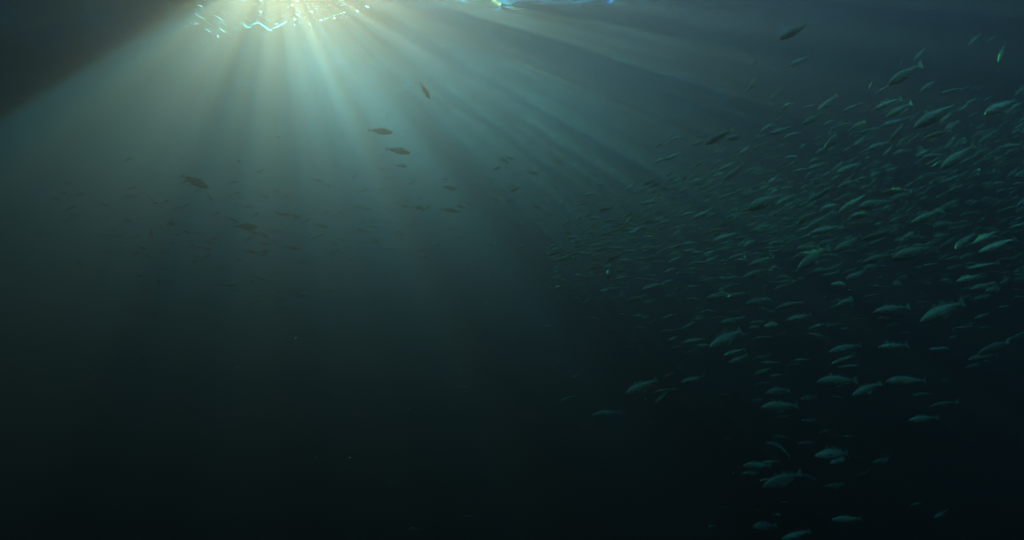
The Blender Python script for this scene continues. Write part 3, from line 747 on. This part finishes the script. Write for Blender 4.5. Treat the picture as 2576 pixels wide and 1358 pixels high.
s_ = n.n('MixShader', ins={0: 0.9, 1: t.outputs[0], 2: g_.outputs[0]})
n.n('OutputMaterial', ins={'Surface': s_.outputs[0]})
def open_side(bm):
    # thin skins, open towards the light: drop the faces that look at the sun
    bm.normal_update()
    bmesh.ops.delete(bm, geom=[f for f in bm.faces if f.normal.dot(SUN_DIR) > 0.25], context='FACES')
M_SPECK = simple('flake', (0.85, 0.85, 0.80), 0.4, 0.5)
M_LINE = simple('line_fibre', (0.45, 0.50, 0.48), 0.5, 0.3)
M_DLINE = simple('dark_line_fibre', (0.06, 0.07, 0.07), 0.6)
M_JELLY = simple('ring_fibre', (0.6, 0.7, 0.68), 0.4, 0.4)

def tube(name, pts, rad, m, taper=True, n=6):
    """a thin rounded strand through pts; rad may vary along it"""
    bm = bmesh.new()
    rings = []
    N = len(pts)
    for i, p in enumerate(pts):
        d = (pts[min(i + 1, N - 1)] - pts[max(i - 1, 0)]).normalized()
        u = d.cross(Vector((0.13, 0.2, 0.97))).normalized(); v = d.cross(u)
        t = i / (N - 1)
        r_ = rad * (max(0.12, math.sin(math.pi * (0.04 + 0.92 * t))) ** 0.6 if taper else 1.0)
        rings.append([bm.verts.new(p + (u * math.cos(2 * math.pi * k / n) + v * math.sin(2 * math.pi * k / n)) * r_) for k in range(n)])
    for i in range(N - 1):
        for k in range(n):
            f = bm.faces.new((rings[i][k], rings[i][(k + 1) % n], rings[i + 1][(k + 1) % n], rings[i + 1][k])); f.smooth = True
    if m is M_GLINT:
        bmesh.ops.recalc_face_normals(bm, faces=bm.faces); open_side(bm)
    else:
        bm.faces.new(rings[0][::-1]); bm.faces.new(rings[-1])
    return mesh_obj(name, bm, m)

# dots of sun glint, each built as a slightly squashed, uneven shell
bb = bmesh.new(); bmesh.ops.create_icosphere(bb, subdivisions=2, radius=1.0)
for v in bb.verts:
    k = 1 + 0.12 * mnoise.noise(v.co * 1.7)
    v.co = Vector((v.co.x * k, v.co.y * k, v.co.z * 0.7 * k))
for f in bb.faces: f.smooth = True
open_side(bb)
GLINT_ME = bpy.data.meshes.new('sun_glint_dot'); bb.to_mesh(GLINT_ME); bb.free(); GLINT_ME.materials.append(M_GLINT)
def glint_dot(x, y, px, label, group):
    p = at_surface(x, y)
    o = bpy.data.objects.new('sun_glint_dot', GLINT_ME); COL.objects.link(o)
    o.location = p
    r_ = px * 0.72 / F_PX * p.dot(CR @ Vector((0, 0, -1)))
    o.scale = (r_, r_, r_)
    o['category'] = 'glint_dot'; o['label'] = label; o['group'] = group
S1 = 80 
left_row = [(1300, 335), (1395, 275), (1525, 240), (1730, 247), (1905, 225), (2025, 180), (2155, 128), (2345, 120), (2500, 75)]
for (x, y) in left_row:
    glint_dot(x / 3.68, 80 + y / 3.68, 6.0, 'tiny pale glint in the curved row along the dark edge of the sunbeam', 'row of glints at the beam edge')
for (x, y) in [(920, 225), (1120, 390), (1220, 430), (990, 315), (1205, 380)]:
    glint_dot(x / 3.68, 80 + y / 3.68, 6.0, 'dim bluish glint in the loose cluster left of the curved glint row', 'dim glints in the dark upper left')
for (x, y) in [(415, 445), (435, 815), (535, 860), (520, 805), (490, 535)]:
    glint_dot(x / 3.68, 80 + y / 3.68, 5.5, 'very faint glint in the darkest part of the upper left corner', 'faint glints in the upper left corner')
for (x, y, s_) in [(780, 358, 6), (780, 225, 4), (143, 333, 5), (1540, 320, 4), (1728, 310, 4), (2532, 395, 4), (1312, 303, 5), (264, 312, 4)]:
    glint_dot(700 + x / 3.22, y / 3.22, s_, 'small white dot of a glint in the bright glare under the surface', 'small glints in the glare')
glint_dot(700 + 555 / 3.22, 462 / 3.22, 8, 'bright round glint lowest in the glare, below the slanting glint streaks', 'single bright glints')
glint_dot(700 + 1540 / 3.22, 248 / 3.22, 8, 'round white glint right of the glare centre, above a smaller one', 'single bright glints')
glint_dot(700 + 2048 / 3.22, 230 / 3.22, 7, 'bright glint just under the dotted glint line', 'single bright glints')
glint_dot(700 + 1505 / 3.22, 65 / 3.22, 8, 'bright glint near the frame top above the round white glint', 'single bright glints')
for (x, y) in [(1110, 3), (1570, 6)]:
    glint_dot(700 + x / 3.22, y / 3.22, 8, 'white glint cut by the top edge of the picture in the glare', 'glints at the frame top')
for (x, y) in [(855, 210), (1115, 258), (1520, 208), (2180, 203), (160, 487), (465, 262), (865, 655)]:
    glint_dot(3300 + x / 3.236, y / 3.236, 5.0, 'faint pale glint scattered under the dark surface at upper right', 'faint glints at upper right')

def streak(pts, px, label, name='sun_glint_streak', m=None, cat='glint streak'):  # a sun glint built as a thin strand
    P3 = []
    q = [at_surface(700 + x / 3.22, y / 3.22) for x, y in pts]
    for i in range(len(q) - 1):
        for k in range(6): P3.append(q[i].lerp(q[i + 1], k / 6))
    P3.append(q[-1])
    for i, p in enumerate(P3):
        p.z += 0.005 * mnoise.noise(p * 3)
    r_ = px * 0.72 / F_PX * P3[0].dot(CR @ Vector((0, 0, -1)))
    o = tube(name, P3, r_, m or M_GLINT)
    o['category'] = cat; o['label'] = label; o['group'] = 'glint streaks in the glare'
streak([(120, 60), (150, 90)], 4, 'short faint glint streak highest at the left of the glare')
streak([(308, 60), (370, 86)], 5, 'short thick glint streak above the two long slanting ones')
streak([(272, 168), (330, 215), (400, 252)], 4, 'long bent glint streak, left one of the parallel slanting pair')
streak([(510, 192), (590, 240), (650, 280)], 4, 'long straight glint streak, right one of the parallel slanting pair')
streak([(245, 285), (315, 312)], 3.5, 'thin faint glint streak just under the long bent one')
streak([(395, 365), (430, 390), (470, 407)], 4, 'lowest short glint streak, left of the one with a bright end')
streak([(570, 355), (650, 408)], 5, 'slanting glint streak ending in a bright white blob')
glint_dot(700 + 645 / 3.22, 405 / 3.22, 8, 'bright white blob at the end of a slanting glint streak', 'single bright glints')
streak([(884, 300), (930, 345), (980, 352)], 6, 'broken bright glint streak left of the brightest zigzag')
streak([(965, 335), (1062, 282), (1110, 312)], 3, 'thin line of light rising to the peak of the bright zigzag')
streak([(1085, 295), (1150, 333), (1205, 376), (1245, 385)], 7, 'brightest thick white glint streak under the sun')
streak([(1240, 372), (1330, 330), (1440, 275)], 5, 'glint streak rising right from the brightest one')
streak([(1088, 135), (1125, 168)], 5, 'short pale glint streak above the peak of the zigzag')
streak([(1550, 170), (1600, 200)], 3.5, 'short faint glint streak above the round white glint')
streak([(1743, 140), (1775, 158)], 5, 'short glint streak above the start of the dotted glint line')
streak([(1850, 265), (1893, 240)], 9, 'thick bright glint streak starting the dotted glint line')
for k, (x, y, s_) in enumerate([(1935, 236, 4), (1965, 225, 4), (2000, 213, 4), (2035, 202, 4), (2060, 192, 4), (2090, 185, 4), (2130, 172, 4), (2170, 155, 6)]):
    glint_dot(700 + x / 3.22, y / 3.22, s_, 'tiny bead of light in the dotted line rising right from a thick streak', 'beads of the dotted glint line')
streak([(2325, 130), (2362, 145)], 6, 'short pale glint streak right of the dotted glint line')
streak([(2445, 66), (2475, 84), (2500, 88)], 5, 'small hook of light at the upper right end of the glare')

# patch of sky light at the top edge, built as an added skin
m, n = mat('sky_patch_skin')
tc = n.n('TexCoord')
lw = n.n('LayerWeight', ins={0: 0.35})
no = n.n('TexNoise', ins={'Vector': tc.outputs['Object'], 'Scale': 3.0, 'Detail': 3.0})
geo = n.n('NewGeometry')
at0 = n.n('Attribute', attribute_name='rim')
fr = n.math('ADD', at0.outputs['Fac'], n.math('MULTIPLY_ADD', no.outputs[0], 0.4, -0.2), clamp=True)
mx = n.n('Mix', data_type='RGBA', ins={0: fr, 6: (0.95, 0.34, 0.20, 1), 7: (0.90, 0.12, 0.03, 1)})  # strong orange so the sky patch reads cream through the water
t = n.n('BsdfTranslucent', ins={'Color': mx.outputs[2]})
b = n.n('BsdfRefraction', ins={'Color': mx.outputs[2], 'Roughness': 0.75, 'IOR': 1.33})
s_ = n.n('MixShader', ins={0: 0.2, 1: b.outputs[0], 2: t.outputs[0]})
n.n('OutputMaterial', ins={'Surface': s_.outputs[0]})
outl = [(1857, -30), (1857, 0), (1880, 7), (1905, 12), (1925, 14.5), (1945, 12), (1952, 17), (1962, 24), (1975, 28), (1990, 26), (2003, 19), (2006, 14), (1996, 8), (1985, 2), (1975, -10), (1968, -30)]
bm = bmesh.new()
rim = bm.verts.layers.float.new('rim')
cen = Vector((0, 0, 0)); ring3 = []
for (x, y) in outl: ring3.append(at_surface(x, y, 0.06))
for p in ring3: cen += p / len(ring3)
prev = None
levels = [(1.0, 0.0, 1.0), (0.93, -0.035, 0.35), (0.7, -0.06, 0.0), (0.3, -0.07, 0.0)]
rows = []
for (k, dz, r_) in levels:
    row = []
    for p in ring3:
        q = cen.lerp(p, k); v = bm.verts.new((q.x, q.y, q.z + dz)); v[rim] = r_; row.append(v)
    rows.append(row)
topv = bm.verts.new((cen.x, cen.y, cen.z + 0.02)); botv = bm.verts.new((cen.x, cen.y, cen.z - 0.07))
n_ = len(ring3)
for a_, b_ in zip(rows, rows[1:]):
    for i in range(n_):
        f = bm.faces.new((a_[i], a_[(i + 1) % n_], b_[(i + 1) % n_], b_[i])); f.smooth = True
for i in range(n_):
    bm.faces.new((rows[-1][i], rows[-1][(i + 1) % n_], botv))
    bm.faces.new((rows[0][(i + 1) % n_], rows[0][i], topv))
bmesh.ops.recalc_face_normals(bm, faces=bm.faces); open_side(bm)
o = mesh_obj('sky_light_patch', bm, m)
o['category'] = 'float'; o['label'] = 'bright cream patch of sky light, orange-rimmed, at the surface, cut by the frame top'

# fine lines hanging in the water
def line(pts, D, px, label, m, name='fishing_line', closed=False, cat='line'):
    q = []
    Dn = D if isinstance(D, (list, tuple)) else [D] * len(pts)
    for (x, y), d in zip(pts, Dn): q.append(ray(x / S_, y / S_) * d)
    P3 = []
    for i in range(len(q) - 1):
        p0 = q[max(i - 1, 0)]; p1 = q[i]; p2 = q[i + 1]; p3 = q[min(i + 2, len(q) - 1)]
        for k in range(8):
            t = k / 8
            P3.append(0.5 * ((2 * p1) + (p2 - p0) * t + (2 * p0 - 5 * p1 + 4 * p2 - p3) * t * t + (3 * p1 - p0 - 3 * p2 + p3) * t ** 3))
    P3.append(q[-1])
    r_ = px / 2 / F_PX * (sum(Dn) / len(Dn))
    o = tube(name, P3, r_, m, taper=False)
    o['category'] = cat; o['label'] = label
line([(2827, 568), (2900, 532), (2980, 497), (3060, 465)], [9, 9.2, 9.4, 9.6], 1.8, 'thin pale line slanting up between fish at the upper front of the shoal', M_LINE)
line([(2500, 590), (2580, 607), (2650, 606), (2725, 598)], 10, 1.6, 'fine dark sagging line left of the shoal front', M_DLINE)
line([(2560, 577), (2700, 570), (2850, 545), (3030, 508)], 10.5, 1.4, 'fine dark line crossing behind the first fish of the shoal', M_DLINE)
line([(2160, 684), (2195, 672), (2230, 657), (2256, 649)], 10, 2.0, 'short pale line crossing two dark fish in open water', M_LINE)
line([(1480, 545), (1600, 549), (1720, 547), (1850, 556)], 11, 1.6, 'faint pale horizontal line under the upper sunbeam fish', M_LINE)
line([(700, 686), (860, 676), (1050, 664), (1260, 658)], 11, 1.5, 'long faint horizontal line above the lone dark fish in the beam', M_LINE)
line([(2170, 780), (2176, 757), (2186, 745), (2199, 737)], 9, 2.2, 'pale thin arc hanging in the water right of the pale line', M_JELLY, 'hanging_strand', cat='strand')
ringp = [(2345 + 9.5 * math.cos(a) + 3 * math.sin(a), 1368 - 19 * math.sin(a)) for a in [2 * math.pi * k / 14 for k in range(15)]]
line(ringp, 7, 1.8, 'thin pale upright ring of line drifting below the shoal edge', M_JELLY, 'line_ring', cat='ring')

# drifting specks near the lens
def speck(x, y, px, D, label, wide=1.0):
    bm = bmesh.new(); bmesh.ops.create_icosphere(bm, subdivisions=2, radius=1.0)
    r_ = px / 2 / F_PX * D
    s0 = x * 0.37
    for v in bm.verts:
        k = r_ * (1 + 0.35 * mnoise.noise(v.co * 1.3 + Vector((s0, 0, 0))))
        v.co = Vector((v.co.x * k * wide, v.co.y * k * wide, v.co.z * k / max(1, wide ** .5)))
    for f in bm.faces: f.smooth = True
    o = mesh_obj('drifting_flake', bm, M_SPECK)
    o.location = ray(x / S_, y / S_) * D
    o['category'] = 'flake'; o['label'] = label; o['group'] = 'flakes drifting in the water'
for a_ in [
    (1114, 549, 6, 3.0, 'glinting sideways flake in the sunbeam, right one of two', 1.8),
    (957, 645, 6, 3.0, 'glinting sideways flake in the sunbeam, left and lower one of two', 1.8),
    (1185, 1354, 10, 2.5, 'round white flake, largest speck in the dark lower left water', 1.0),
    (1257, 1266, 6, 2.5, 'small white flake just above right of the largest speck', 1.0),
    (1683, 790, 6, 2.5, 'single cream dot between the rimmed and hanging-fin fish', 1.0),
    (1263, 1831, 6, 2.2, 'small elongated flake near the bottom, left one of a level pair', 1.3),
    (1398, 1831, 6, 2.2, 'small elongated flake near the bottom, right one of a level pair', 1.3),
    (2581, 1597, 6, 2.5, 'cream dot below the lone teal fish with scalloped fins', 1.0),
    (2934, 1891, 5, 2.5, 'tiny cream dot left of the bluish fish near the bottom', 1.0),
    (1578, 1480, 5, 2.5, 'tiny pale dot in the dark left of the picture centre line', 1.0),
    (1946, 1213, 5, 2.5, 'tiny dot alone above the dark centre of the picture', 1.0),
    (772, 1661, 4, 2.5, 'tiny dot in the dark lower left, far from other flakes', 1.0),
    (1843, 1479, 4, 2.5, 'faint dot right of another tiny dot in the dark centre', 1.0),
    (64, 611, 5, 2.5, 'tiny dot near the left edge below the dark corner', 1.0),
    (273, 536, 5, 2.5, 'faint dot at the left side inside the green beam', 1.0),
    (2132, 872, 4, 2.8, 'pinpoint flake in open water under the pale arc', 1.0),
    (1594, 2078, 4, 2.5, 'pinpoint flake just above the bottom edge left of centre', 1.0),
    ]:
    speck(*a_)

# the fine snow of specks all through the water
rr = random.Random(3)
V_, F_ = [], []
for k in range(2600):
    x, y = rr.uniform(-100, 4200), rr.uniform(-60, 2220)
    D = 1.2 + 5.5 * rr.random() ** 1.3
    c = ray(x / S_, y / S_) * D
    r_ = rr.uniform(0.5, 1.5) * (1.6 if rr.random() < 0.04 else 1.0) / F_PX * D
    b0 = len(V_)
    ax = [Vector([rr.gauss(0, 1) for _ in range(3)]).normalized() for _ in range(3)]
    for a_ in ax:
        V_.append(tuple(c + a_ * r_)); V_.append(tuple(c - a_ * r_ * rr.uniform(0.5, 1)))
    for tri in ((0, 2, 4), (2, 1, 4), (1, 3, 4), (3, 0, 4), (2, 0, 5), (1, 2, 5), (3, 1, 5), (0, 3, 5)):
        F_.append([b0 + q for q in tri])
me = bpy.data.meshes.new('fine_specks'); me.from_pydata(V_, [], F_); me.materials.append(M_SPECK)
o = bpy.data.objects.new('fine_specks', me); COL.objects.link(o)
o['kind'] = 'stuff'
